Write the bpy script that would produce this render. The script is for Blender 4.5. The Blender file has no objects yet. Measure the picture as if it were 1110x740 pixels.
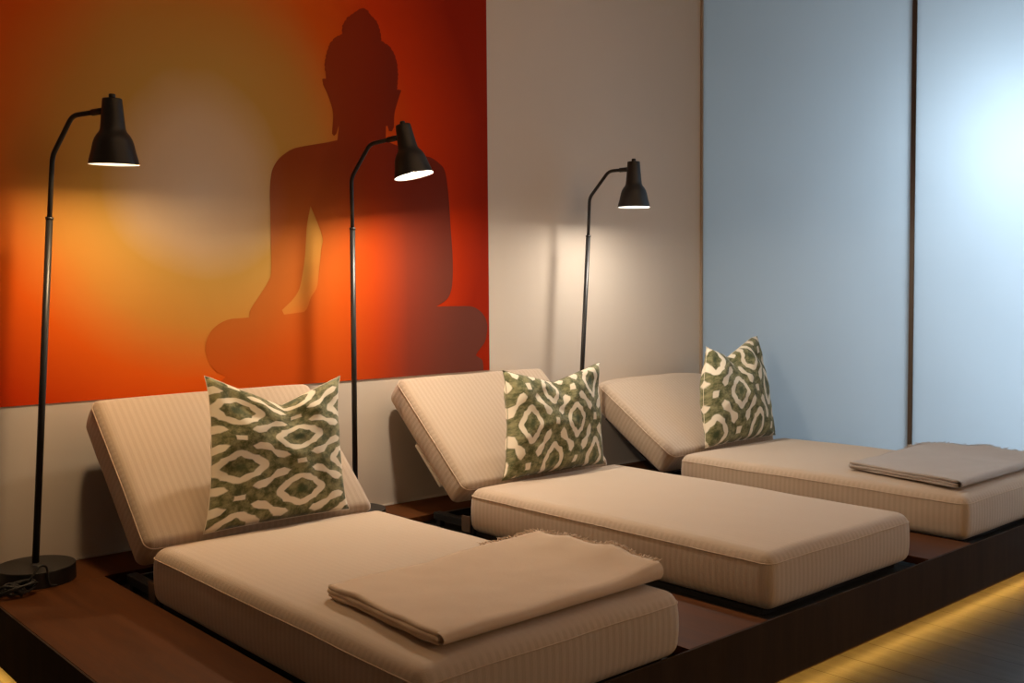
import bpy, bmesh, math, random
from mathutils import Vector, Matrix, noise
from mathutils.geometry import tessellate_polygon

random.seed(7)
scene = bpy.context.scene
COL = scene.collection
H = 0.26                       # platform top above the floor

# ------------------------------------------------------------------ helpers
def link(name, me, mat=None, parent=None, smooth=True):
    o = bpy.data.objects.new(name, me)
    COL.objects.link(o)
    if mat is not None:
        me.materials.append(mat)
    if parent is not None:
        o.parent = parent
    if smooth:
        for p in me.polygons:
            p.use_smooth = True
    return o

def obj(name, bm, mat, parent=None, smooth=True, recalc=True):
    if recalc:
        bmesh.ops.recalc_face_normals(bm, faces=bm.faces[:])
    me = bpy.data.meshes.new(name)
    bm.to_mesh(me)
    bm.free()
    return link(name, me, mat, parent, smooth)

def empty(name, loc=(0, 0, 0), rot=(0, 0, 0)):
    o = bpy.data.objects.new(name, None)
    COL.objects.link(o)
    o.location = loc
    o.rotation_euler = rot
    o.empty_display_size = 0.05
    return o

def tag(o, label, cat, group=None, kind=None):
    o['label'] = label
    o['category'] = cat
    if group:
        o['group'] = group
    if kind:
        o['kind'] = kind
    return o

def struct(o, label=None):
    o['kind'] = 'structure'
    if label:
        o['label'] = label
    return o

def add_box(bm, x0, x1, y0, y1, z0, z1, bev=0.0):
    b2 = bmesh.new()
    bmesh.ops.create_cube(b2, size=1.0)
    for v in b2.verts:
        v.co = Vector(((x0 + x1) / 2 + v.co.x * (x1 - x0), (y0 + y1) / 2 + v.co.y * (y1 - y0), (z0 + z1) / 2 + v.co.z * (z1 - z0)))
    if bev > 0:
        bmesh.ops.bevel(b2, geom=b2.edges[:], offset=bev, segments=2, affect='EDGES', profile=0.5)
    me = bpy.data.meshes.new('t')
    b2.to_mesh(me); b2.free()
    bm.from_mesh(me)
    bpy.data.meshes.remove(me)

def box_bm(*a, **k):
    bm = bmesh.new(); add_box(bm, *a, **k); return bm

def frame_at(t):
    t = t.normalized()
    a = Vector((0, 0, 1)) if abs(t.z) < 0.9 else Vector((1, 0, 0))
    u = t.cross(a).normalized()
    return u, t.cross(u).normalized()

def add_tube(bm, pts, r, n=12, closed=False, cap=True):
    pts = [Vector(p) for p in pts]
    rr = r if isinstance(r, (list, tuple)) else [r] * len(pts)
    rings = []
    u = None
    m = len(pts)
    for i, p in enumerate(pts):
        if closed:
            t = pts[(i + 1) % m] - pts[i - 1]
        else:
            t = pts[min(i + 1, m - 1)] - pts[max(i - 1, 0)]
        t.normalize()
        if u is None:
            u, v = frame_at(t)
        else:
            u = (u - t * u.dot(t)).normalized()
            v = t.cross(u)
        rings.append([bm.verts.new(p + (u * math.cos(2 * math.pi * k / n) + v * math.sin(2 * math.pi * k / n)) * rr[i]) for k in range(n)])
    cnt = m if closed else m - 1
    for i in range(cnt):
        a, b = rings[i], rings[(i + 1) % m]
        for k in range(n):
            bm.faces.new((a[k], a[(k + 1) % n], b[(k + 1) % n], b[k]))
    if cap and not closed:
        bm.faces.new(rings[0][::-1]); bm.faces.new(rings[-1])

def add_lathe(bm, prof, n=48, mtx=None, closed=False):
    """prof: list of (radius, z) turned round local Z; r==0 makes a pole."""
    mtx = mtx or Matrix.Identity(4)
    rings = []
    for r, z in prof:
        if r < 1e-6:
            rings.append([bm.verts.new(mtx @ Vector((0, 0, z)))])
        else:
            rings.append([bm.verts.new(mtx @ Vector((r * math.cos(2 * math.pi * k / n), r * math.sin(2 * math.pi * k / n), z))) for k in range(n)])
    seq = list(range(len(rings)))
    pairs = list(zip(seq[:-1], seq[1:])) + ([(seq[-1], 0)] if closed else [])
    for i, j in pairs:
        a, b = rings[i], rings[j]
        if len(a) == 1 and len(b) == 1:
            continue
        for k in range(n):
            k2 = (k + 1) % n
            if len(a) == 1:
                bm.faces.new((a[0], b[k], b[k2]))
            elif len(b) == 1:
                bm.faces.new((a[k], b[0], a[k2]))
            else:
                bm.faces.new((a[k], b[k], b[k2], a[k2]))

def smooth_path(pts, rad, seg=6):
    """round the inner corners of a polyline"""
    pts = [Vector(p) for p in pts]
    out = [pts[0]]
    for i in range(1, len(pts) - 1):
        a, b, c = pts[i - 1], pts[i], pts[i + 1]
        d1, d2 = (a - b), (c - b)
        l = min(rad, d1.length * .45, d2.length * .45)
        p, q = b + d1.normalized() * l, b + d2.normalized() * l
        for k in range(seg + 1):
            t = k / seg
            out.append(p * (1 - t) ** 2 + b * 2 * t * (1 - t) + q * t * t)
    out.append(pts[-1])
    return out

def rbox_bm(sx, sy, sz, r, nx, ny, nz, deform=None):
    """rounded box from the origin to (sx,sy,sz)"""
    def coords(s, n):
        e = [r * k / 4 for k in range(4)]
        mid = [r + (s - 2 * r) * k / n for k in range(n + 1)]
        return e + mid + [s - x for x in e[::-1]]
    X, Y, Z = coords(sx, nx), coords(sy, ny), coords(sz, nz)
    bm = bmesh.new()
    vd = {}
    def vert(i, j, k):
        key = (i, j, k)
        if key not in vd:
            p = Vector((X[i], Y[j], Z[k]))
            q = Vector((min(max(p.x, r), sx - r), min(max(p.y, r), sy - r), min(max(p.z, r), sz - r)))
            d = p - q
            # map cube shell of half-width r on to the sphere
            if d.length > 1e-9:
                m = max(abs(d.x), abs(d.y), abs(d.z))
                d = d.normalized() * m
            p = q + d
            if deform:
                p = deform(p)
            vd[key] = bm.verts.new(p)
        return vd[key]
    I, J, K = len(X) - 1, len(Y) - 1, len(Z) - 1
    for i in range(I):
        for j in range(J):
            for k in (0, K):
                bm.faces.new((vert(i, j, k), vert(i + 1, j, k), vert(i + 1, j + 1, k), vert(i, j + 1, k)))
    for i in range(I):
        for k in range(K):
            for j in (0, J):
                bm.faces.new((vert(i, j, k), vert(i + 1, j, k), vert(i + 1, j, k + 1), vert(i, j, k + 1)))
    for j in range(J):
        for k in range(K):
            for i in (0, I):
                bm.faces.new((vert(i, j, k), vert(i, j + 1, k), vert(i, j + 1, k + 1), vert(i, j, k + 1)))
    return bm

# ------------------------------------------------------------------ node helper
class V:
    def __init__(s, g, sock): s.g, s.s = g, sock
    def _m(s, op, *o):
        n = s.g.nt.nodes.new('ShaderNodeMath'); n.operation = op
        for i, x in enumerate((s,) + o):
            if isinstance(x, V): s.g.nt.links.new(x.s, n.inputs[i])
            else: n.inputs[i].default_value = x
        return V(s.g, n.outputs[0])
    def __add__(s, o): return s._m('ADD', o)
    def __radd__(s, o): return s._m('ADD', o)
    def __sub__(s, o): return s._m('SUBTRACT', o)
    def __rsub__(s, o): return (s * -1.0) + o
    def __mul__(s, o): return s._m('MULTIPLY', o)
    def __rmul__(s, o): return s._m('MULTIPLY', o)
    def __truediv__(s, o): return s._m('DIVIDE', o)
    def abs(s): return s._m('ABSOLUTE')
    def sqrt(s): return s._m('SQRT')
    def sin(s): return s._m('SINE')
    def min(s, o): return s._m('MINIMUM', o)
    def max(s, o): return s._m('MAXIMUM', o)
    def pingpong(s, o): return s._m('PINGPONG', o)
    def pow(s, o): return s._m('POWER', o)
    def step(s, a, b):
        n = s.g.nt.nodes.new('ShaderNodeMapRange'); n.interpolation_type = 'SMOOTHSTEP'
        s.g.nt.links.new(s.s, n.inputs[0]); n.inputs[1].default_value = a; n.inputs[2].default_value = b
        if a > b:
            n.inputs[1].default_value = b; n.inputs[2].default_value = a
            n.inputs[3].default_value = 1; n.inputs[4].default_value = 0
        return V(s.g, n.outputs[0])

class G:
    def __init__(s, name):
        s.m = bpy.data.materials.new(name); s.m.use_nodes = True
        s.nt = s.m.node_tree
        s.b = s.nt.nodes['Principled BSDF']; s.out = s.nt.nodes['Material Output']
        s.tc = s.nt.nodes.new('ShaderNodeTexCoord')
    def xyz(s, which='Object'):
        n = s.nt.nodes.new('ShaderNodeSeparateXYZ'); s.nt.links.new(s.tc.outputs[which], n.inputs[0])
        return [V(s, n.outputs[i]) for i in range(3)]
    def noise(s, scale, detail=4, which='Object', stretch=(1, 1, 1), rough=.55, off=(0, 0, 0)):
        mp = s.nt.nodes.new('ShaderNodeMapping'); mp.inputs['Scale'].default_value = stretch
        mp.inputs['Location'].default_value = off
        s.nt.links.new(s.tc.outputs[which], mp.inputs[0])
        n = s.nt.nodes.new('ShaderNodeTexNoise'); n.inputs['Scale'].default_value = scale
        n.inputs['Detail'].default_value = detail; n.inputs['Roughness'].default_value = rough
        s.nt.links.new(mp.outputs[0], n.inputs['Vector'])
        return V(s, n.outputs[0])
    def mix(s, f, a, b):
        n = s.nt.nodes.new('ShaderNodeMix'); n.data_type = 'RGBA'
        if isinstance(f, V): s.nt.links.new(f.s, n.inputs[0])
        else: n.inputs[0].default_value = f
        for i, x in ((6, a), (7, b)):
            if isinstance(x, (tuple, list)): n.inputs[i].default_value = (*x[:3], 1)
            else: s.nt.links.new(x, n.inputs[i])
        return n.outputs[2]
    def ramp(s, f, stops):
        n = s.nt.nodes.new('ShaderNodeValToRGB')
        while len(n.color_ramp.elements) < len(stops): n.color_ramp.elements.new(.5)
        for e, (p, c) in zip(n.color_ramp.elements, stops): e.position = p; e.color = (*c, 1)
        s.nt.links.new(f.s, n.inputs[0]); return n.outputs[0]
    def base(s, c):
        if isinstance(c, (tuple, list)): s.b.inputs['Base Color'].default_value = (*c, 1)
        else: s.nt.links.new(c, s.b.inputs['Base Color'])
    def set(s, **k):
        for n, v in k.items():
            s.b.inputs[n.replace('_', ' ')].default_value = v
        return s
    def bump(s, h, strength=.3, dist=.01):
        n = s.nt.nodes.new('ShaderNodeBump'); n.inputs['Strength'].default_value = strength; n.inputs['Distance'].default_value = dist
        s.nt.links.new(h.s, n.inputs['Height']); s.nt.links.new(n.outputs[0], s.b.inputs['Normal'])
    def rough(s, v):
        if isinstance(v, V): s.nt.links.new(v.s, s.b.inputs['Roughness'])
        else: s.b.inputs['Roughness'].default_value = v

# ------------------------------------------------------------------ materials
def m_plain(name, col, rough=.5, metal=0.0, nz=0.06, scale=40):
    g = G(name)
    n = g.noise(scale, 3)
    d = tuple(max(0, c * (1 - nz * 2)) for c in col)
    g.base(g.mix(n, d, tuple(min(1, c * (1 + nz)) for c in col)))
    g.rough(rough); g.set(Metallic=metal)
    return g.m

def m_wall(name, col):
    g = G(name)
    n = g.noise(1.3, 4); f = g.noise(220, 3)
    g.base(g.mix(n, tuple(c * .93 for c in col), col))
    g.rough(.75); g.bump(f, .05, .002)
    return g.m

def m_fabric(name='beige_corduroy', swap=False):
    g = G(name)
    x, y, z = g.xyz('Object')
    nn = g.nt.nodes.new('ShaderNodeSeparateXYZ'); g.nt.links.new(g.tc.outputs['Normal'], nn.inputs[0])
    nx = V(g, nn.outputs[0]).abs(); nz = V(g, nn.outputs[2]).abs()
    side = nx.step(.6, .8)
    top = nz.step(.6, .8)
    k = 2 * math.pi / 0.026
    sx = (x * k).sin() * .5 + .5
    sy = (y * k).sin() * .5 + .5
    st = sx + (sy - sx) * side
    fine = ((x + y) * (2 * math.pi / .0045)).sin() * .5 + .5
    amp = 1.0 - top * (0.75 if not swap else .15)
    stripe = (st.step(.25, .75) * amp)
    n = g.noise(6, 5); fz = g.noise(420, 2)
    c = g.mix(stripe, (.60, .46, .335), (.525, .395, .283))
    c2 = g.mix(n * .3, c, (.68, .54, .40))
    c3 = g.mix(fz * .5, c2, (.42, .32, .24))
    if swap: c3 = g.mix(.13, c3, (.10, .07, .05))  # same cloth on the backrests, darkened to stand in for weaker lamp light
    g.base(c3); g.rough(.9); g.set(Sheen_Weight=.25, Sheen_Roughness=.5)
    g.bump(stripe * .45 * -1.0 + fz * .55 + fine * .25, .35, .003)
    return g.m

def m_blanket(name, a, b):
    g = G(name)
    x, y, z = g.xyz('Object')
    n = g.noise(9, 5); f = g.noise(300, 3, stretch=(1, 2.5, 1))
    tw = ((x + y * 1.0) * (2 * math.pi / .005)).sin() * .5 + .5
    c = g.mix(n * .6 + f * .4, a, b)
    g.base(c); g.rough(.92); g.set(Sheen_Weight=.3, Sheen_Roughness=.5)
    g.bump(f * .9 + tw * .4 + g.noise(45, 4) * .8, .45, .003)
    return g.m

def m_ikat(name, rot=False, off=(0, 0), per=(2.27, 5.0), ext=(.42, .52)):
    """green and cream medallion print, worked out from the UV of the cover"""
    g = G(name)
    u, v, _ = g.xyz('UV')
    if rot:
        u, v = v, u
    w1 = g.noise(7, 3, 'UV') - .5; w2 = g.noise(7, 3, 'UV', off=(5, 3, 1)) - .5
    a = ((u * per[0]) + w1 * .12 + off[0]).pingpong(1.0)
    b = ((v * per[1]) + w2 * .16 + off[1]).pingpong(1.0)
    flip = (a + b).step(.999, 1.001)
    p = a + (1.0 - a * 2.0) * flip
    q = b + (1.0 - b * 2.0) * flip
    P, Q = p / ext[0], q / ext[1]
    d = ((P * P + Q * Q).sqrt() * .45 + (P + Q) * .32 + P.max(Q) * .2)
    lobes = ((P - Q).abs() * 6.0).sin() * .035
    d = d + lobes
    ring = d.step(1.04, .97) * d.step(.62, .68)
    s = p + q
    t = (p - q).abs()
    ds = (s - 1.0).abs()
    thick = (t - .34).abs() * -.33 + .178
    bell = (thick - ds).step(-.02, .02) * t.step(.56, .50)
    dia = ((t - 1.0).abs() + ds).step(.20, .15)
    cream = ring.max(bell).max(dia)
    n = g.noise(16, 5, 'UV', rough=.7); n2 = g.noise(5, 3, 'UV')
    core = d.step(.42, .12)
    green = g.mix(n.step(.35, .68), (.060, .068, .016), (.29, .265, .125))
    green = g.mix(core * .75, green, (.028, .052, .010))
    cr = g.mix(n2, (.76, .66, .50), (.84, .75, .59))
    g.base(g.mix(cream, green, cr))
    g.rough(.85); g.set(Sheen_Weight=.15)
    g.bump(g.noise(500, 2), .2, .0015)
    return g.m

def m_wood(name, a, b, axis='y', scale=3.0, rough=.45, plank=None, bumpy=.08):
    g = G(name)
    st = {'x': (.09, 1, 1), 'y': (1, .09, 1), 'z': (1, 1, .09)}[axis]
    n = g.noise(scale * 6, 6, stretch=st, rough=.65)
    f = g.noise(scale * 40, 3, stretch=st)
    big = g.noise(scale * .5, 3)
    c = g.mix(n.step(.3, .7), a, b)
    c = g.mix(f * .35, c, tuple(x * .55 for x in a))
    c = g.mix(big * .35, c, tuple(x * 1.15 for x in b))
    h = n * .5 + f * .5
    if plank:
        x, y, z = g.xyz('Object')
        pp = (x / plank).pingpong(.5)
        gap = pp.step(.022, .006)
        c = g.mix(gap, c, (.004, .003, .002))
        h = h - gap * 2.0
    g.set(Specular_IOR_Level=.12); g.base(c); g.rough(n * .15 + (rough - .07)); g.bump(h, bumpy, .004)
    return g.m

M = {}
M['wall'] = m_wall('warm_white_wall_paint', (.66, .565, .47))
M['ceiling'] = m_wall('ceiling_paint', (.62, .58, .54))
M['fabric'] = m_fabric('beige_striped_upholstery')
M['fabric_back_shaded'] = m_fabric('beige_striped_upholstery_back_shaded', True)
M['piping'] = m_plain('beige_piping', (.58, .45, .33), .85)
M['lining'] = m_plain('white_lining', (.72, .66, .58), .8)
M['black'] = m_plain('black_powder_coat', (.012, .011, .011), .42)
M['black_metal'] = m_plain('dark_grey_steel', (.05, .055, .065), .38, .6)
M['bracket'] = m_plain('tan_steel_plate', (.20, .14, .10), .45, .3)
M['cord'] = m_plain('black_rubber_cord', (.009, .009, .009), .55)
M['inside'] = m_plain('white_shade_lining', (.85, .84, .80), .5)
M['wood'] = m_wood('brown_stained_oak', (.064, .0205, .0052), (.114, .037, .0095), 'y', rough=.55)
M['fascia'] = m_wood('dark_walnut_fascia', (.030, .017, .010), (.055, .032, .018), 'z', rough=.75)
M['well'] = m_plain('black_well_lining', (.010, .009, .008), .6)
M['floor'] = m_wood('dark_oak_floor', (.030, .030, .030), (.080, .078, .076), 'y', scale=4, rough=.42, plank=.19, bumpy=.25)
M['trim'] = m_plain('pale_wall_bead', (.62, .55, .48), .6)
M['mullion'] = m_plain('bronze_glazing_bar', (.085, .062, .045), .45, .3)
M['corner'] = m_plain('tan_corner_profile', (.42, .32, .23), .5)
M['blanket_warm'] = m_blanket('taupe_wool', (.63, .45, .30), (.76, .565, .385))
M['blanket_cool'] = m_blanket('grey_taupe_wool', (.40, .335, .285), (.50, .425, .37))

def emit(name, col, strength):
    g = G(name)
    n = g.noise(30, 2)
    g.base(col); 
    g.nt.links.new(g.mix(n * .1, col, tuple(c * .95 for c in col)), g.b.inputs['Emission Color'])
    g.b.inputs['Emission Strength'].default_value = strength
    return g.m
M['bulb'] = emit('glowing_bulb', (1, .93, .80), 9.0)
M['led'] = emit('yellow_light_strip', (1, .50, .08), 30.0)

def m_frosted():
    g = G('frosted_glass')
    nt = g.nt
    n = g.noise(2.0, 3)
    tr = nt.nodes.new('ShaderNodeBsdfTranslucent'); df = nt.nodes.new('ShaderNodeBsdfDiffuse'); gl = nt.nodes.new('ShaderNodeBsdfGlossy')
    nt.links.new(g.mix(n, (.66, .72, .76), (.70, .76, .80)), tr.inputs[0])
    df.inputs[0].default_value = (.40, .42, .42, 1)
    gl.inputs[0].default_value = (.8, .85, .9, 1); gl.inputs['Roughness'].default_value = .42
    m1 = nt.nodes.new('ShaderNodeMixShader'); m1.inputs[0].default_value = .22
    nt.links.new(tr.outputs[0], m1.inputs[1]); nt.links.new(df.outputs[0], m1.inputs[2])
    lw = nt.nodes.new('ShaderNodeLayerWeight'); lw.inputs[0].default_value = .25
    mu = V(g, lw.outputs['Fresnel']) * .35
    m2 = nt.nodes.new('ShaderNodeMixShader'); nt.links.new(mu.s, m2.inputs[0])
    nt.links.new(m1.outputs[0], m2.inputs[1]); nt.links.new(gl.outputs[0], m2.inputs[2])
    nt.links.new(m2.outputs[0], g.out.inputs[0])
    return g.m
M['frost'] = m_frosted()

# poster print, coordinates in metres on the wall (object space: x to the right, z up)
def poster_base(g):
    x, y, z = g.xyz('Object')
    wob = (g.noise(1.1, 3) - .5) * .25
    dx = (x - 1.10) / .80
    dzv = z - 1.50
    up = dzv.max(0.0) / 1.05; dn = (dzv * -1.0).max(0.0) / .72
    d = (dx * dx + up * up + dn * dn).sqrt() + wob
    col = g.ramp(d * .5, [(0.0, (.74, .61, .48)), (.14, (.70, .52, .34)), (.26, (.56, .32, .075)), (.39, (.56, .245, .045)),
                          (.55, (.70, .105, .006)), (.75, (.62, .042, .002)), (1.0, (.30, .016, .002))])
    return x, z, col
def m_poster():
    g = G('sunset_print')
    x, z, c = poster_base(g)
    g.base(c); g.rough(.65); g.set(Specular_IOR_Level=.06); return g.m
def m_sil():
    g = G('silhouette_print')
    x, z, c = poster_base(g)
    f = x.step(1.2, 2.6)
    low = z.step(1.5, .6)
    tint = g.ramp(f, [(0, (.46, .070, .006)), (.35, (.56, .085, .007)), (.6, (.42, .045, .006)), (.8, (.17, .035, .020)), (1, (.12, .040, .028))])
    c1 = g.mix(f * .25 + .66, c, tint)
    hi = z.step(1.15, 1.75)
    g.base(g.mix(hi * .72, c1, (.17, .014, .005))); g.rough(.65); g.set(Specular_IOR_Level=.06); return g.m
M['poster'] = m_poster(); M['sil'] = m_sil()

# ------------------------------------------------------------------ the room
XW = 4.563
XL, YF, ZC = -3.0, -7.6, 3.5
bm = box_bm(XL, XW + .02, 0, .12, 0, ZC); struct(obj('wall_back', bm, M['wall'], smooth=False), 'warm off-white painted wall behind the loungers')
bm = box_bm(XL, 8.0, YF, .12, -.08, 0); struct(obj('floor', bm, M['floor'], smooth=False), 'dark oak plank floor in front of the platform')
bm = box_bm(XL - .1, 8.0, YF, .12, ZC, ZC + .1); struct(obj('ceiling', bm, M['ceiling'], smooth=False))
bm = box_bm(XL - .1, XL, YF, .12, 0, ZC); struct(obj('wall_left', bm, M['wall'], smooth=False))
bm = box_bm(XL, 8.0, YF - .1, YF, 0, ZC); struct(obj('wall_front', bm, M['wall'], smooth=False))
bm = box_bm(8.0, 8.1, YF, .12, 0, ZC); struct(obj('wall_right', bm, M['wall'], smooth=False))
bm = box_bm(XW + .02, 8.0, .02, .12, 0, ZC); struct(obj('wall_beyond', bm, M['wall'], smooth=False))
YS = -1.4515
# frosted glazing: two panels and the bar between them
bm = box_bm(XW, XW + .012, YS + .012, -.012, 0, ZC); struct(obj('window_1', bm, M['frost'], smooth=False), 'frosted glass panel beside the back wall')
bm = box_bm(XW, XW + .012, YF + .01, YS - .012, 0, ZC); struct(obj('window_2', bm, M['frost'], smooth=False), 'brightly lit frosted glass panel at the right edge')
bm = box_bm(XW - .006, XW + .03, YS - .0125, YS + .0125, 0, ZC); struct(obj('trim_1', bm, M['mullion'], smooth=False), 'slim bronze bar between the glass panels')
bm = box_bm(XW - .014, XW + .02, -.014, 0, H, ZC); struct(obj('trim_2', bm, M['corner'], smooth=False), 'tan corner profile where wall meets glass')
bm = box_bm(.14, XW - .015, -.006, 0, H, H + .006); struct(obj('trim_3', bm, M['trim'], smooth=False), 'pale bead along the foot of the back wall')

# ------------------------------------------------------------------ wall print
poster = empty('wall_print', (0, 0, H))
tag(poster, 'large orange and red sunset print with a seated silhouette on the back wall', 'poster')
PX1, PZ0, PZ1 = 2.731, .640, 2.66
bm = bmesh.new(); add_box(bm, .10, PX1, -.004, 0, PZ0, PZ1)
obj('printed_panel', bm, M['poster'], poster, smooth=False)

# outline traced as points on the wall, from the photograph's own perspective
F = 1108.53
yaw, pitch, roll = -0.7231851, -0.0512595, -0.0076300
CAM = Vector((-0.83214, -4.22619, 1.07720))
fw = Vector((-math.sin(yaw) * math.cos(pitch), math.cos(yaw) * math.cos(pitch), math.sin(pitch)))
rt0 = Vector((math.cos(yaw), math.sin(yaw), 0)); up0 = rt0.cross(fw)
rt = rt0 * math.cos(roll) + up0 * math.sin(roll); up = up0 * math.cos(roll) - rt0 * math.sin(roll)
def on_wall(px, py):
    d = rt * (px - 555) / F - up * (py - 370) / F + fw
    p = CAM + d * (-CAM.y / d.y)
    return (p.x, p.z)

outl = [(232, 422.5), (236, 415), (244.6, 407.8), (234.3, 403), (226, 392), (222.4, 380), (223.5, 369), (229, 358), (238.4, 350), (250.5, 345.4),
        (269.5, 344), (270, 338), (273.5, 331), (281.6, 319), (289.7, 305.7), (293.2, 295), (293, 265), (292.4, 230), (292, 208), (293, 192), (295.4, 182),
        (301, 173), (309, 166), (319, 160.7), (338, 157), (354.5, 154.3), (365, 152), (366.5, 140), (366.5, 136.2), (364, 145), (361.4, 147.5), (359.4, 145),
        (360, 136), (360.4, 123.6), (358.4, 113.5), (354.3, 102), (349.7, 92), (348.6, 86), (352.7, 85.5)]
hair = [(352.3, 78), (351.7, 69), (353.9, 57.8), (357.4, 47.6), (362.4, 41.5), (370.5, 37.5), (371, 28.4), (375.6, 20), (385.7, 13), (390.8, 9.7),
        (394.4, 10), (397.9, 12.2), (400, 16.2), (407, 23.3), (410, 30.4), (411.7, 38.5), (412, 44.6), (421.2, 50.7), (426.3, 58.8), (429.3, 69), (430.3, 81), (429.3, 97)]
outr = [(434.4, 98), (433.3, 101), (430.3, 110.4), (426.9, 123.6), (426.3, 138), (424, 142.5), (421, 142), (419.3, 136.5), (417.8, 137), (417.5, 151), (430, 158), (448, 164),
        (460.7, 169.3), (466.8, 171), (475.3, 177), (481.4, 185), (484.5, 202), (486.5, 225), (488, 249.5), (490, 278.6), (489.8, 305), (487, 319), (480.8, 327), (472.3, 332),
        (493, 331.7), (510, 332), (518.5, 336), (524.6, 343), (527.4, 351.6), (527, 361), (524.6, 371), (517.3, 381), (515, 385), (521.7, 389.4), (523.4, 396.5)]
hole = [(336, 223.5), (332, 245), (330.3, 273), (327.6, 295), (323.5, 313.8), (315.4, 326), (305, 336), (307.3, 340.8), (329, 338), (336.5, 322), (343, 311), (345, 295), (347.8, 270.5), (349.2, 258.4), (343.8, 242)]
def densify(pts, amp=0.0, step=1.6):
    out = []
    acc = 0
    for i in range(len(pts) - 1):
        a, b = Vector(pts[i]), Vector(pts[i + 1]); l = (b - a).length; n = max(1, int(l / step))
        nrm = Vector((b - a).yx); nrm = Vector((nrm.x, -nrm.y)).normalized()
        for k in range(n):
            p = a.lerp(b, k / n); s = acc + l * k / n
            out.append(tuple(p + nrm * amp * abs(math.sin(s * math.pi / 5.0))))
        acc += l
    out.append(pts[-1]); return out
def catmull(pts, n=4):
    out = []
    for i in range(len(pts) - 1):
        p0, p1, p2, p3 = [Vector(pts[min(max(j, 0), len(pts) - 1)]) for j in (i - 1, i, i + 1, i + 2)]
        if (p1 - p0).length > 1e-6 and (p2 - p1).length > 1e-6 and (p3 - p2).length > 1e-6 and \
           ((p1 - p0).angle(p2 - p1) > 1.1 or (p2 - p1).angle(p3 - p2) > 1.1):
            out.append(tuple(p1)); continue
        for k in range(n):
            t = k / n
            out.append(tuple(.5 * ((2 * p1) + (p2 - p0) * t + (2 * p0 - 5 * p1 + 4 * p2 - p3) * t * t + (3 * p1 - p0 - 3 * p2 + p3) * t ** 3)))
    out.append(pts[-1]); return out
full = catmull(outl) + densify(hair, .9) + catmull(outr)
loop = [Vector((*on_wall(*p), 0)) for p in full]
loop[0].y = PZ0 + .001; loop[-1].y = PZ0 + .001
for p in loop:
    p.x = min(p.x, PX1 - .001); p.y = max(p.y, PZ0 + .001)
hl = [Vector((*on_wall(*p), 0)) for p in catmull(hole + [hole[0]])[:-1]]
tris = tessellate_polygon([loop, hl])
allp = loop + hl
bm = bmesh.new()
vs = [bm.verts.new((p.x, -.0055, p.y)) for p in allp]
for t in tris:
    try: bm.faces.new([vs[i] for i in t])
    except ValueError: pass
for f in bm.faces:
    f.normal_update()
    if f.normal.y > 0: f.normal_flip()
so = obj('seated_silhouette', bm, M['sil'], poster, smooth=False, recalc=False)
so['label'] = 'dark red seated meditating figure in the print'

# ------------------------------------------------------------------ platform
PL, PF = .140, -2.332
WELLS = [(.541, 1.545), (1.945, 3.035), (3.405, 4.470)]
plat = empty('raised_platform', (0, 0, 0))
tag(plat, 'low brown wooden platform carrying the three loungers, lit from below', 'platform')
bm = bmesh.new()
b = .0015
add_box(bm, PL, XW - .002, -.316, -.0065, H - .03, H, b)
edges = [PL] + [e for w in WELLS for e in w] + [XW - .002]
for i in range(0, len(edges), 2):
    add_box(bm, edges[i], edges[i + 1], PF + .009, -.3165, H - .03, H, b)
obj('top_boards', bm, M['wood'], plat, smooth=False)
bm = bmesh.new(); add_box(bm, PL, XW - .002, PF, PF + .0085, H - .213, H, .0015); fo = obj('front_fascia', bm, M['fascia'], plat, smooth=False)
fo['label'] = 'dark brown front board'
bm = bmesh.new(); add_box(bm, PL - .007, PL - .0005, PF, -.0065, H - .213, H - .0008, .0008); obj('side_fascia', bm, M['fascia'], plat, smooth=False)
for i, (a, c) in enumerate(WELLS):
    bm = bmesh.new()
    add_box(bm, a + .0005, c - .0005, PF + .009, -.317, H - .06, H - .044)
    o = obj('well_tray', bm, M['well'], plat, smooth=False); o['label'] = 'black recessed tray'
bm = bmesh.new()
add_box(bm, PL + .06, XW - .002, PF + .065, PF + .085, .0, H - .06)
add_box(bm, PL + .06, PL + .08, PF + .085, -.0065, .0, H - .06)
obj('toe_kick', bm, M['fascia'], plat, smooth=False)
bm = bmesh.new(); add_box(bm, PL + .03, XW - .01, PF + .030, PF + .042, H - .212, H - .205)
add_box(bm, PL + .024, PL + .036, PF + .05, -.02, H - .212, H - .205)
ls = obj('light_strip', bm, M['led'], plat, smooth=False); ls['label'] = 'glowing yellow strip under the front edge'

# ------------------------------------------------------------------ loungers
def cushion_noise(p, seed, amp):
    return noise.noise(Vector((p.x * 3.1 + seed, p.y * 2.3, p.z * 3.0))) * amp + noise.noise(Vector((p.x * 11 + seed, p.y * 9, p.z * 9))) * amp * .25

def add_piping(bm, x0, x1, y0, y1, z, r=.0035, rc=.035, axis='z', wob=None):
    pts = []
    for cx, cy, a0 in ((x1 - rc, y1 - rc, 0), (x0 + rc, y1 - rc, 90), (x0 + rc, y0 + rc, 180), (x1 - rc, y0 + rc, 270)):
        for k in range(7):
            a = math.radians(a0 + 15 * k)
            pts.append(Vector((cx + rc * math.cos(a), cy + rc * math.sin(a), z)))
    # densify
    out = []
    for i, p in enumerate(pts):
        q = pts[(i + 1) % len(pts)]; n = max(1, int((q - p).length / .06))
        for k in range(n): out.append(p.lerp(q, k / n))
    if wob: out = [wob(p) for p in out]
    add_tube(bm, out, r, 8, closed=True)

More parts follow.
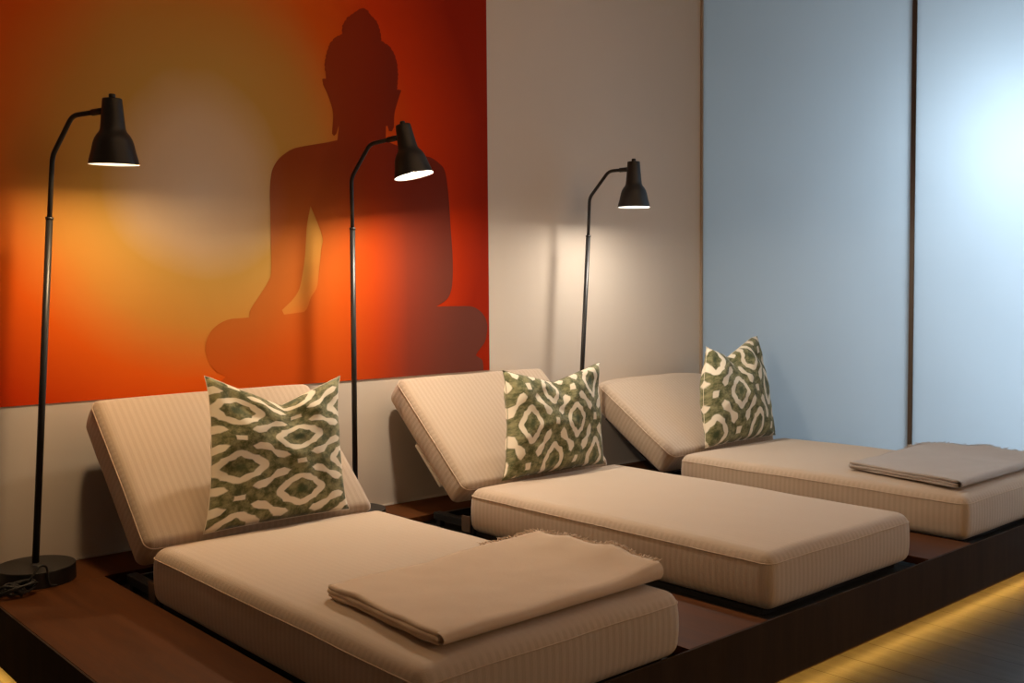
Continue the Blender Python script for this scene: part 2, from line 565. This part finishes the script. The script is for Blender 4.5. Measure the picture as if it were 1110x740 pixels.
def lounger(label, x, W, yh, yf, th, Lb, Tb, dyb, seed, bulge, T=.2, strap=False):
    root = empty('sun_lounger', (x, 0, H))
    tag(root, label, 'lounger', 'upholstered loungers on the platform')
    D = yh - yf
    def dm(p):
        u, v = p.x / W, p.y / D
        crown = .012 * (max(0, 1 - (2 * u - 1) ** 2) ** .6) * (max(0, 1 - (2 * v - 1) ** 2) ** .5) * (p.z / T) ** 2
        q = p.copy()
        q.z += crown + cushion_noise(p, seed, .004) * (p.z / T)
        k = 4 * (p.z / T) * (1 - p.z / T)
        q.x += (.008 * k + cushion_noise(p, seed + 5, .004)) * (2 * u - 1)
        q.y += (.008 * k + cushion_noise(p, seed + 9, .004)) * (2 * v - 1)
        return q
    bm = rbox_bm(W, D, T, .042, 26, 44, 6, dm)
    ma = obj('mattress', bm, M['fabric'], root); ma.location = (0, yf, -.02)
    bm = bmesh.new()
    add_piping(bm, -.001, W + .001, -.001, D + .001, T - .034, .0020, .044, wob=dm)
    obj('piping', bm, M['piping'], ma)
    # backrest cushion, local x across, y up the slope, z out of the face
    br = empty('backrest', (0, yh + dyb, .18), (th, 0, 0)); br.parent = root
    def db(p):
        u, v = p.x / W, p.y / Lb
        q = p.copy()
        f = (p.z / Tb)
        q.z += .012 * (max(0, 1 - (2 * u - 1) ** 2) ** .5) * (max(0, 1 - (2 * v - 1) ** 2) ** .5) * (f if f > .5 else -.2) + cushion_noise(p, seed + 20, .005) * f
        k = 4 * f * (1 - f)
        q.x += (.008 * k + cushion_noise(p, seed + 3, .005)) * (2 * u - 1)
        if v > .5:
            q.y += bulge * (v - .5) * 2 * (max(0, k) ** .6) * (max(0, 1 - (2 * u - 1) ** 4) ** .5)
        else:
            # lower front corner is pulled back and round
            q.y += (.5 - v) * 2 * (.02 * (1 - f) - .0 * k) 
        return q
    bm = rbox_bm(W - .006, Lb, Tb, .036, 26, 22, 6, db)
    cu = obj('backrest_cushion', bm, M['fabric_back_shaded'], root)
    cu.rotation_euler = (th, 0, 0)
    n = Vector((0, -math.sin(th), math.cos(th)))
    base = Vector((0.003, yh + dyb, .18)) - n * Tb
    cu.location = base
    bm = bmesh.new(); add_piping(bm, -.001, W - .005, -.001, Lb + .001, Tb - .030, .0020, .038, wob=db)
    obj('piping', bm, M['piping'], cu)
    bpy.data.objects.remove(br)
    # board under the backrest, with the white edge of the cover lining
    bb = obj('backrest_board', box_bm(.05, W - .05, .10, Lb - .10, -.030, -.006, bev=.003), M['black'], root)
    bb.rotation_euler = (th, 0, 0); bb.location = base
    if strap:
        li = obj('cover_lining', box_bm(.003, W - .02, .14, .40, -.010, .006, bev=.003), M['lining'], root)
        li.rotation_euler = (th, 0, 0); li.location = base; li['label'] = 'white inner edge of the cover'
    # frame
    bm = bmesh.new()
    zf0, zf1 = .0, .0
    add_box(bm, .03, W - .03, yf + .05, yh - .01, -.0435, -.022)
    bf = obj('base_frame', bm, M['black'], root, smooth=False)
    for sx in (.02, W - .06):
        bm = bmesh.new(); add_box(bm, sx, sx + .04, yh - .035, yh + .30, -.012, .022, .003); obj('side_rail', bm, M['black_metal'], root, smooth=False)
        bm = bmesh.new()
        add_box(bm, sx + .006, sx + .034, yh + .255, yh + .285, -.0435, -.013, .002)
        obj('leg', bm, M['black_metal'], root, smooth=False)
        bm = bmesh.new(); add_box(bm, sx + .006, sx + .034, yh + .005, yh + .035, -.0435, -.013, .002); obj('leg', bm, M['black_metal'], root, smooth=False)
        bm = bmesh.new(); add_box(bm, sx - .008, sx - .002, yh + .015, yh + .075, -.030, .045, .002); hb_ = obj('hinge_bracket', bm, M['bracket'], root, smooth=False); hb_['label'] = 'small tan metal hinge plate'
        # strut from the rail up to the board
        sl = .34
        top = base + Vector((0, math.cos(th) * sl, math.sin(th) * sl)) - n * .036
        bm = bmesh.new(); xs_ = W * (.28 if sx < .3 else .72); add_tube(bm, [(xs_, yh + .27, .012), (xs_, top.y, top.z)], .008, 10); obj('support_strut', bm, M['black_metal'], root)
    bm = bmesh.new(); add_box(bm, .0605, W - .0605, yh + .262, yh + .286, -.010, .018, .003); obj('cross_bar', bm, M['black_metal'], root, smooth=False)
    return root

lounger('beige striped lounger nearest the camera, at the left, beside the floor lamp with the cord', .564, .957, -.728, -2.309, .755, .712, .175, .031, 1.3, .012)
lounger('middle beige striped lounger with no blanket, between the other two', 2.052, .957, -.661, -2.257, .735, .705, .158, .015, 4.7, .010, strap=True)
lounger('beige striped lounger farthest right, against the frosted glass', 3.470, .957, -.717, -2.268, .567, .655, .170, .031, 8.1, .078)

# ------------------------------------------------------------------ floor lamps
def lamp(label, foot, coll, b1, b2, j, knob, rim, power, cord=False, pshare=.035, lcol=(1, .69, .37), tilt=0):
    z0 = Vector((0, 0, H))
    root = empty('floor_lamp', Vector(foot) + z0)
    tag(root, label, 'lamp', 'black reading lamps behind the loungers')
    L = lambda p: Vector(p) - Vector(foot)
    R0, hb = .140, .060
    bm = bmesh.new()
    add_lathe(bm, [(0, 0), (R0 - .002, 0), (R0 - .001, .0004), (R0, .002), (R0, .003), (R0, hb - .003), (R0, hb - .002), (R0 - .0008, hb - .0006), (R0 - .002, hb), (R0 - .003, hb), (.024, hb), (.022, hb), (.018, hb + .006), (.0, hb + .006)], 64)
    obj('base', bm, M['black'], root)
    bm = bmesh.new(); add_tube(bm, [(0, 0, hb), L(coll)], .0125, 16); obj('lower_pole', bm, M['black'], root)
    bm = bmesh.new(); c = L(coll); d = c.normalized(); add_tube(bm, [c - d * .004, c + d * .006], .0145, 16); obj('collar', bm, M['black'], root)
    bm = bmesh.new()
    add_tube(bm, smooth_path([c, L(b1), L(b2), L(j)], .026, 6), .0092, 14)
    obj('arm', bm, M['black'], root)
    # shade
    kn, rm = Vector(knob), Vector(rim)
    ax = (rm - kn).normalized()            # pointing down out of the opening
    hgt = (rm - kn).length
    zl = -ax
    q = Vector((0, 0, 1)).rotation_difference(zl)
    mtx = Matrix.Translation(rm - Vector(foot)) @ q.to_matrix().to_4x4()
    jn = L(j); ddir = (jn - L(b2)).normalized()
    bm = bmesh.new(); add_tube(bm, [jn - ddir * .045, jn + ddir * .02], .0125, 14); obj('swivel_joint', bm, M['black'], root)
    ht = hgt - .016
    bm = bmesh.new()
    outer = [(.0885, 0), (.0855, .018), (.078, .045), (.0715, .075), (.066, .092), (.058, .106), (.049, .117), (.0445, .128), (.041, .16), (.037, .205), (.0345, ht - .004), (.0325, ht), (.0, ht)]
    add_lathe(bm, outer, 56, mtx)
    sh = obj('shade', bm, M['black'], root)
    bm = bmesh.new()
    inner = [(.0885, 0), (.0865, .0005), (.0835, .018), (.076, .045), (.0695, .075), (.064, .090), (.05, .103), (.0, .106)]
    add_lathe(bm, inner, 56, mtx)
    so_ = obj('shade_lining', bm, M['inside'], sh); so_['label'] = 'white inside of the shade'
    bm = bmesh.new(); add_lathe(bm, [(0, ht + .016), (.010, ht + .016), (.012, ht + .013), (.012, ht), (0, ht)], 20, mtx); obj('knob', bm, M['black'], sh)
    bm = bmesh.new()
    pr = [(0, .014)] + [(.036 * math.sin(a), .050 - .036 * math.cos(a)) for a in [math.radians(15 * k) for k in range(1, 10)]] + [(.02, .102), (0, .1025)]
    add_lathe(bm, pr, 32, mtx)
    bo = obj('bulb', bm, M['bulb'], sh); bo['label'] = 'lit round bulb'
    # light
    for nm, ty, pw, off, sz in (('lamp_point', 'POINT', power * pshare, .006, .010), ('lamp_disc', 'AREA', power * (1 - pshare), .004, .10)):
        ld = bpy.data.lights.new(nm, ty); ld.energy = pw; ld.color = lcol
        if ty == 'POINT': ld.shadow_soft_size = sz
        else: ld.shape = 'DISK'; ld.size = sz
        lo = bpy.data.objects.new(nm, ld); COL.objects.link(lo)
        lo.location = rm + z0 - ax * off
        aim = Matrix.Rotation(math.radians(-tilt if ty == 'AREA' else 0), 3, 'X') @ ax
        lo.rotation_euler = Vector((0, 0, -1)).rotation_difference(aim).to_euler()
    if cord:
        pts = []
        rnd = random.Random(3)
        for k in range(150):
            a = k / 150 * 2 * math.pi * 4.2
            rr = .034 + .014 * math.sin(a * .37) + .006 * rnd.random()
            pts.append(Vector((-.115 + rr * 1.5 * math.cos(a), -.165 + rr * math.sin(a) * .8, .012 + .018 * (1 + math.sin(a * 1.31 + 1)) * .9)))
        sm = [sum((pts[min(max(i + o, 0), len(pts) - 1)] for o in (-2, -1, 0, 1, 2)), Vector()) / 5 for i in range(len(pts))]
        tail = smooth_path([sm[-1], (-.07, -.175, .05), (-.035, -.165, .095), (-.005, -.15, .085), (.0, -.155, .012), (.03, -.145, .006)], .03, 5)
        bm = bmesh.new(); add_tube(bm, sm, .0045, 8)
        add_tube(bm, tail, .0040, 8)
        add_tube(bm, [(-.105, -.135, .012), (-.125, -.15, .03), (-.12, -.19, .03), (-.10, -.20, .012)], .012, 10)
        obj('power_cord', bm, M['cord'], root)
    return root

PW = 14.0
lamp('black floor lamp at far left with a coiled power cord at its round base', (.330, -.200, 0), (.418, -.2, 1.353), (.429, -.22, 1.585), (.477, -.305, 1.727), (.543, -.424, 1.735), (.564, -.468, 1.793), (.569, -.455, 1.540), PW * .69, True, tilt=9)
lamp('black floor lamp with tilted shade in front of the seated silhouette', (1.741, -.200, 0), (1.748, -.2, 1.359), (1.747, -.199, 1.591), (1.800, -.276, 1.742), (1.873, -.384, 1.764), (1.888, -.406, 1.837), (1.918, -.449, 1.591), PW * 1.55, False, .03, (1, .84, .64), tilt=9)
lamp('black floor lamp against the plain wall, right of the orange print', (3.209, -.195, 0), (3.305, -.193, 1.369), (3.309, -.2, 1.583), (3.355, -.305, 1.725), (3.398, -.403, 1.729), (3.413, -.437, 1.785), (3.413, -.437, 1.520), PW * .74, False, .025, (1, .90, .78), tilt=9)

# ------------------------------------------------------------------ cushions
def pillow(label, bl, br, tr, tl, thick, dip, mat, seed, dipu=.5, leftbulge=0.0, sidein=.06):
    bl, br, tr, tl = map(Vector, (bl, br, tr, tl))
    cen = (bl + br + tr + tl) / 4
    ux = ((br + tr) - (bl + tl)).normalized(); uy = ((tl + tr) - (bl + br)).normalized()
    nz = ux.cross(uy).normalized()       # towards the camera side
    foot = (bl + br) / 2
    N = 44
    bm = bmesh.new(); uvl = bm.loops.layers.uv.new('UVMap')
    def pos(i, k, s):
        u, v = i / N, k / N
        a, b_ = 2 * u - 1, 2 * v - 1
        uu = u + sidein * .5 * (-a) * (1 - b_ * b_) 
        vv = v
        vv += .008 * (1 - a * a) * (1 - v)                       # bottom edge slightly hollow
        # chop at the top: a V shaped dent that fades downwards
        g = max(0.0, 1 - abs(u - dipu) / .52)
        g = g ** 1.05
        vv -= dip * g * (v ** 2.6)
        ear = (abs(a) * abs(b_)) ** 6
        uu += .022 * ear * a; vv += .016 * ear * b_ * (1 if b_ > 0 else .25)
        p = bl * (1 - uu) * (1 - vv) + br * uu * (1 - vv) + tr * uu * vv + tl * (1 - uu) * vv
        prof = max(0, (1 - a * a)) ** .5 * max(0, (1 - b_ * b_)) ** .5
        prof = prof ** .85
        t = thick * prof * ((1 + .15 * (1 - v)) if s > 0 else (1 - .45 * (1 - v) ** 2))
        t -= s * 0
        # chop makes a valley
        val = math.exp(-((u - dipu) / .13) ** 2) * max(0, v - .45) * thick * .75
        t = max(0, t - val * prof)
        wr = noise.noise(Vector((u * 4 + seed, v * 4, s * 3))) * .016 + noise.noise(Vector((u * 9 + seed, v * 8, s * 3 + 2))) * .010
        fold = .010 * math.sin((u * 9 + v * 6 + seed) * 2) * math.exp(-((v - .82) / .14) ** 2) + .008 * math.sin((u * 12 - v * 14 + seed)) * math.exp(-((u - .06) / .10) ** 2)
        p = p + nz * s * (t + (wr + fold) * min(1, prof * 1.6))
        if leftbulge:
            p = p - ux * leftbulge * math.exp(-((u) / .25) ** 2) * math.sin(math.pi * min(1, v * 1.02)) 
        return p - foot
    for s in (1, -1):
        g = [[bm.verts.new(pos(i, k, s)) for k in range(N + 1)] for i in range(N + 1)]
        for i in range(N):
            for k in range(N):
                ids = [(i, k), (i + 1, k), (i + 1, k + 1), (i, k + 1)]
                if s < 0: ids = ids[::-1]
                f = bm.faces.new([g[a][b_] for a, b_ in ids])
                for lp, (a, b_) in zip(f.loops, ids): lp[uvl].uv = (a / N, b_ / N)
    bmesh.ops.remove_doubles(bm, verts=bm.verts[:], dist=.0004)
    o = obj('throw_pillow', bm, mat, None, recalc=False)
    o.location = foot + Vector((0, 0, H))
    tag(o, label, 'pillow', 'green patterned pillows')
    # piped seam round the rim
    rim = [pos(i, 0, 1) for i in range(0, N, 2)] + [pos(N, k, 1) for k in range(0, N, 2)] + [pos(i, N, 1) for i in range(N, 0, -2)] + [pos(0, k, 1) for k in range(N, 0, -2)]
    b2 = bmesh.new(); add_tube(b2, rim, .0016, 6, closed=True)
    obj('seam', b2, mat, o)
    return o

zb = .200
pillow('green and cream patterned pillow on the nearest lounger, wide medallions', (.770, -.720, zb - .003), (1.366, -.720, zb - .003), (1.440, -.550, .722), (.866, -.550, .747), .085, .21, m_ikat('green_ikat_wide', False, (1.637, .1)), 2.0, dipu=.53)
pillow('green and cream patterned pillow on the middle lounger, upright medallions', (2.235, -.690, zb - .003), (2.890, -.690, zb - .003), (2.990, -.565, .690), (2.352, -.565, .686), .095, .15, m_ikat('green_ikat_tall', True, (.78, 1.35), (2.6, 4.35), (.47, .41)), 5.0, dipu=.50)
pillow('green and cream patterned pillow on the far right lounger, narrow and deeply dented', (3.690, -.722, zb - .006), (4.362, -.705, zb - .006), (4.425, -.530, .769), (3.945, -.530, .755), .105, .17, m_ikat('green_ikat_tall_far', True, (.75, .75), (2.6, 3.8), (.47, .43)), 9.0, dipu=.36, leftbulge=.05)

# ------------------------------------------------------------------ folded blankets
def blanket(label, fl, fr, brr, bll, z, mat, layers, seed, hump=0.0, roll=.016):
    """folded throw: a stack of cloth layers joined by a round fold along the front edge"""
    fl, fr, brr, bll = [Vector((*p, 0)) for p in (fl, fr, brr, bll)]
    root = empty('folded_blanket', (fl.x, fl.y, H + z))
    tag(root, label, 'blanket', 'folded wool blankets')
    NX, NY = 48, 34
    def top(u, v, lay):
        p = fl * (1 - u) * (1 - v) + fr * u * (1 - v) + brr * u * v + bll * (1 - u) * v
        wz = noise.noise(Vector((u * 3 + seed, v * 3, lay * .4))) * .006 + noise.noise(Vector((u * 9 + seed, v * 7, lay * .7))) * .0025
        h = hump * math.exp(-((u - 1.0) / .15) ** 2) * (.45 + .55 * math.sin(math.pi * min(1, .15 + v * .9)) ** 2)
        h += .13 * hump * math.sin(v * 17 + seed) * max(0, u - .72) / .28
        h += .4 * hump * math.exp(-((u - .72) / .25) ** 2 - ((v - 1.0) / .25) ** 2)
        jit = .010 * noise.noise(Vector((v * 6 + lay * 4.1, seed, 0)))
        p = p + Vector((jit * (1 - u) - .006 * lay * (1 - u), .012 * noise.noise(Vector((u * 5, lay * 3.3, seed))) * v, 0))
        return p - fl, max(0, wz + .004) + h
    tk = .0085
    for lay in range(layers):
        bm = bmesh.new()
        zt = lambda u, v: None
        grid = {}
        for i in range(NX + 1):
            u = i / NX
            for s in (0, 1):
                for k in range(NY + 1):
                    v = k / NY
                    p, w = top(u, v, 0 if lay == layers - 1 else lay)
                    zz = lay * (tk + .0015) + (tk if s else 0) 
                    ww = w * ((lay + s) / layers)
                    if s == 0 and lay == 0: ww = 0
                    # rounded front: pull the rim in
                    e = min(1, v / .03)
                    rr = math.sqrt(max(0, 1 - (1 - e) ** 2))
                    zm = lay * (tk + .0015) + tk / 2
                    zz = zm + (zz - zm) * (.25 + .75 * rr)
                    grid[(i, k, s)] = bm.verts.new((p.x, p.y, zz + ww + .001))
        for i in range(NX):
            for k in range(NY):
                bm.faces.new((grid[(i, k, 1)], grid[(i + 1, k, 1)], grid[(i + 1, k + 1, 1)], grid[(i, k + 1, 1)]))
                bm.faces.new((grid[(i, k, 0)], grid[(i, k + 1, 0)], grid[(i + 1, k + 1, 0)], grid[(i + 1, k, 0)]))
        for i in range(NX):
            for k in (0, NY):
                bm.faces.new((grid[(i, k, 0)], grid[(i + 1, k, 0)], grid[(i + 1, k, 1)], grid[(i, k, 1)]))
        for k in range(NY):
            for i in (0, NX):
                bm.faces.new((grid[(i, k, 0)], grid[(i, k + 1, 0)], grid[(i, k + 1, 1)], grid[(i, k, 1)]))
        obj('cloth_layer', bm, mat, root)
    # round fold that wraps the layers along the front edge
    bm = bmesh.new()
    tot = layers * (tk + .0015)
    rings = []
    for i in range(NX + 1):
        u = i / NX
        p, w = top(u, 0, 0)
        ring = []
        for k in range(13):
            a = -math.pi / 2 + math.pi * k / 12
            zz = tot / 2 + (tot / 2 + .0012) * math.sin(a)
            ww = w * (.5 + .5 * math.sin(a))
            ring.append(bm.verts.new((p.x, p.y + .012 - (.012 + roll) * math.cos(a), zz + ww + .0015)))
        rings.append(ring)
    for i in range(NX):
        for k in range(12):
            bm.faces.new((rings[i][k], rings[i + 1][k], rings[i + 1][k + 1], rings[i][k + 1]))
    obj('front_fold', bm, mat, root)
    # fringe along the far and right edges
    bm = bmesh.new()
    rnd = random.Random(int(seed * 10))
    for k in range(420):
        t = k / 419
        if t < .25:
            u, v = .70 + .30 * t / .25, 1.0
            d = Vector((.15, 1, 0))
        else:
            u, v = 1.0, 1.0 - (t - .25) / .75 * .97
            d = Vector((1, .15, 0))
        p, w = top(u, v, 0)
        z1 = tot * rnd.uniform(.55, .95) + w
        l = rnd.uniform(.012, .036)
        d = (d + Vector((rnd.uniform(-.5, .5), rnd.uniform(-.5, .5), 0))).normalized()
        q = Vector((p.x, p.y, z1))
        add_tube(bm, [q - d * .006, q + d * l * .5 + Vector((0, 0, .002 + .006 * rnd.random())), q + d * l + Vector((0, 0, rnd.uniform(-.010, .010)))], [.0016, .0013, .0007], 5)
    fr_ = obj('fringe', bm, mat, root); fr_['kind'] = 'stuff'; fr_['label'] = 'short frayed wool fringe'
    return root

blanket('taupe wool blanket folded on the foot of the nearest lounger', (.668, -2.245), (1.512, -2.235), (1.525, -1.690), (.694, -1.690), .197, M['blanket_warm'], 3, 1.7, hump=.034)
blanket('grey taupe blanket folded on the foot of the far right lounger', (3.535, -2.205), (4.415, -2.205), (4.415, -1.640), (3.640, -1.620), .197, M['blanket_cool'], 3, 6.4, hump=.030)

# ------------------------------------------------------------------ lights
def light(name, ty, loc, energy, col, size=.2, rot=None, target=None, size_y=None, spot=None):
    ld = bpy.data.lights.new(name, ty); ld.energy = energy; ld.color = col
    if ty == 'AREA':
        ld.size = size
        if size_y: ld.shape = 'RECTANGLE'; ld.size_y = size_y
    else:
        ld.shadow_soft_size = size
    if ty == 'SPOT' and spot: ld.spot_size = math.radians(spot[0]); ld.spot_blend = spot[1]
    o = bpy.data.objects.new(name, ld); COL.objects.link(o); o.location = loc
    if target is not None:
        o.rotation_euler = (Vector(target) - Vector(loc)).to_track_quat('-Z', 'Y').to_euler()
    return o
# cool light in the room beyond the frosted glass
light('beyond_downlight', 'POINT', (XW + .62, -2.05, 2.08), 50, (.78, .90, 1.0), .16)
light('beyond_daylight', 'AREA', (XW + 1.3, -2.9, 1.2), 68, (.76, .88, 1.0), 1.6, target=(XW, -2.3, 1.0), size_y=1.4)
light('beyond_ambient', 'AREA', (XW + 2.8, -2.2, 1.9), 12, (.84, .92, 1.0), 2.6, target=(XW, -1.2, 1.5), size_y=2.4)
# unseen spots and area light added as fill on the viewer's side
light('fill_spot_front', 'SPOT', (.8, -4.4, 2.95), 3, (1, .70, .44), .12, target=(1.5, -1.6, .3), spot=(85, .8))
light('fill_spot_right', 'SPOT', (3.4, -4.6, 2.95), 34, (1, .74, .48), .12, target=(3.2, -1.6, .3), spot=(85, .8))
light('warm_ambient_fill', 'AREA', (2.6, -6.6, 2.3), 32, (1, .60, .29), 2.6, target=(2.6, -1.0, .6), size_y=1.6)

light('upper_wall_fill', 'AREA', (1.6, -2.1, 3.35), 9.5, (1, .57, .28), 3.4, target=(1.5, 0, 1.9), size_y=.5)  # unseen overhead area light added to lift the upper wall
w = bpy.data.worlds.new('World'); scene.world = w; w.use_nodes = True
w.node_tree.nodes['Background'].inputs[0].default_value = (.02, .022, .026, 1)
w.node_tree.nodes['Background'].inputs[1].default_value = .3

# ------------------------------------------------------------------ camera
cd = bpy.data.cameras.new('camera'); cd.sensor_fit = 'HORIZONTAL'; cd.sensor_width = 36.0; cd.lens = F / 1110 * 36.0
cd.clip_start = .05; cd.clip_end = 60
cam = bpy.data.objects.new('camera', cd); COL.objects.link(cam)
mt = Matrix((rt, up, -fw)).transposed().to_4x4()
mt.translation = CAM + Vector((0, 0, H))
cam.matrix_world = mt
scene.camera = cam

scene.view_settings.view_transform = 'Standard'
scene.view_settings.look = 'None'
scene.view_settings.exposure = 0.0
scene.view_settings.gamma = 1.0
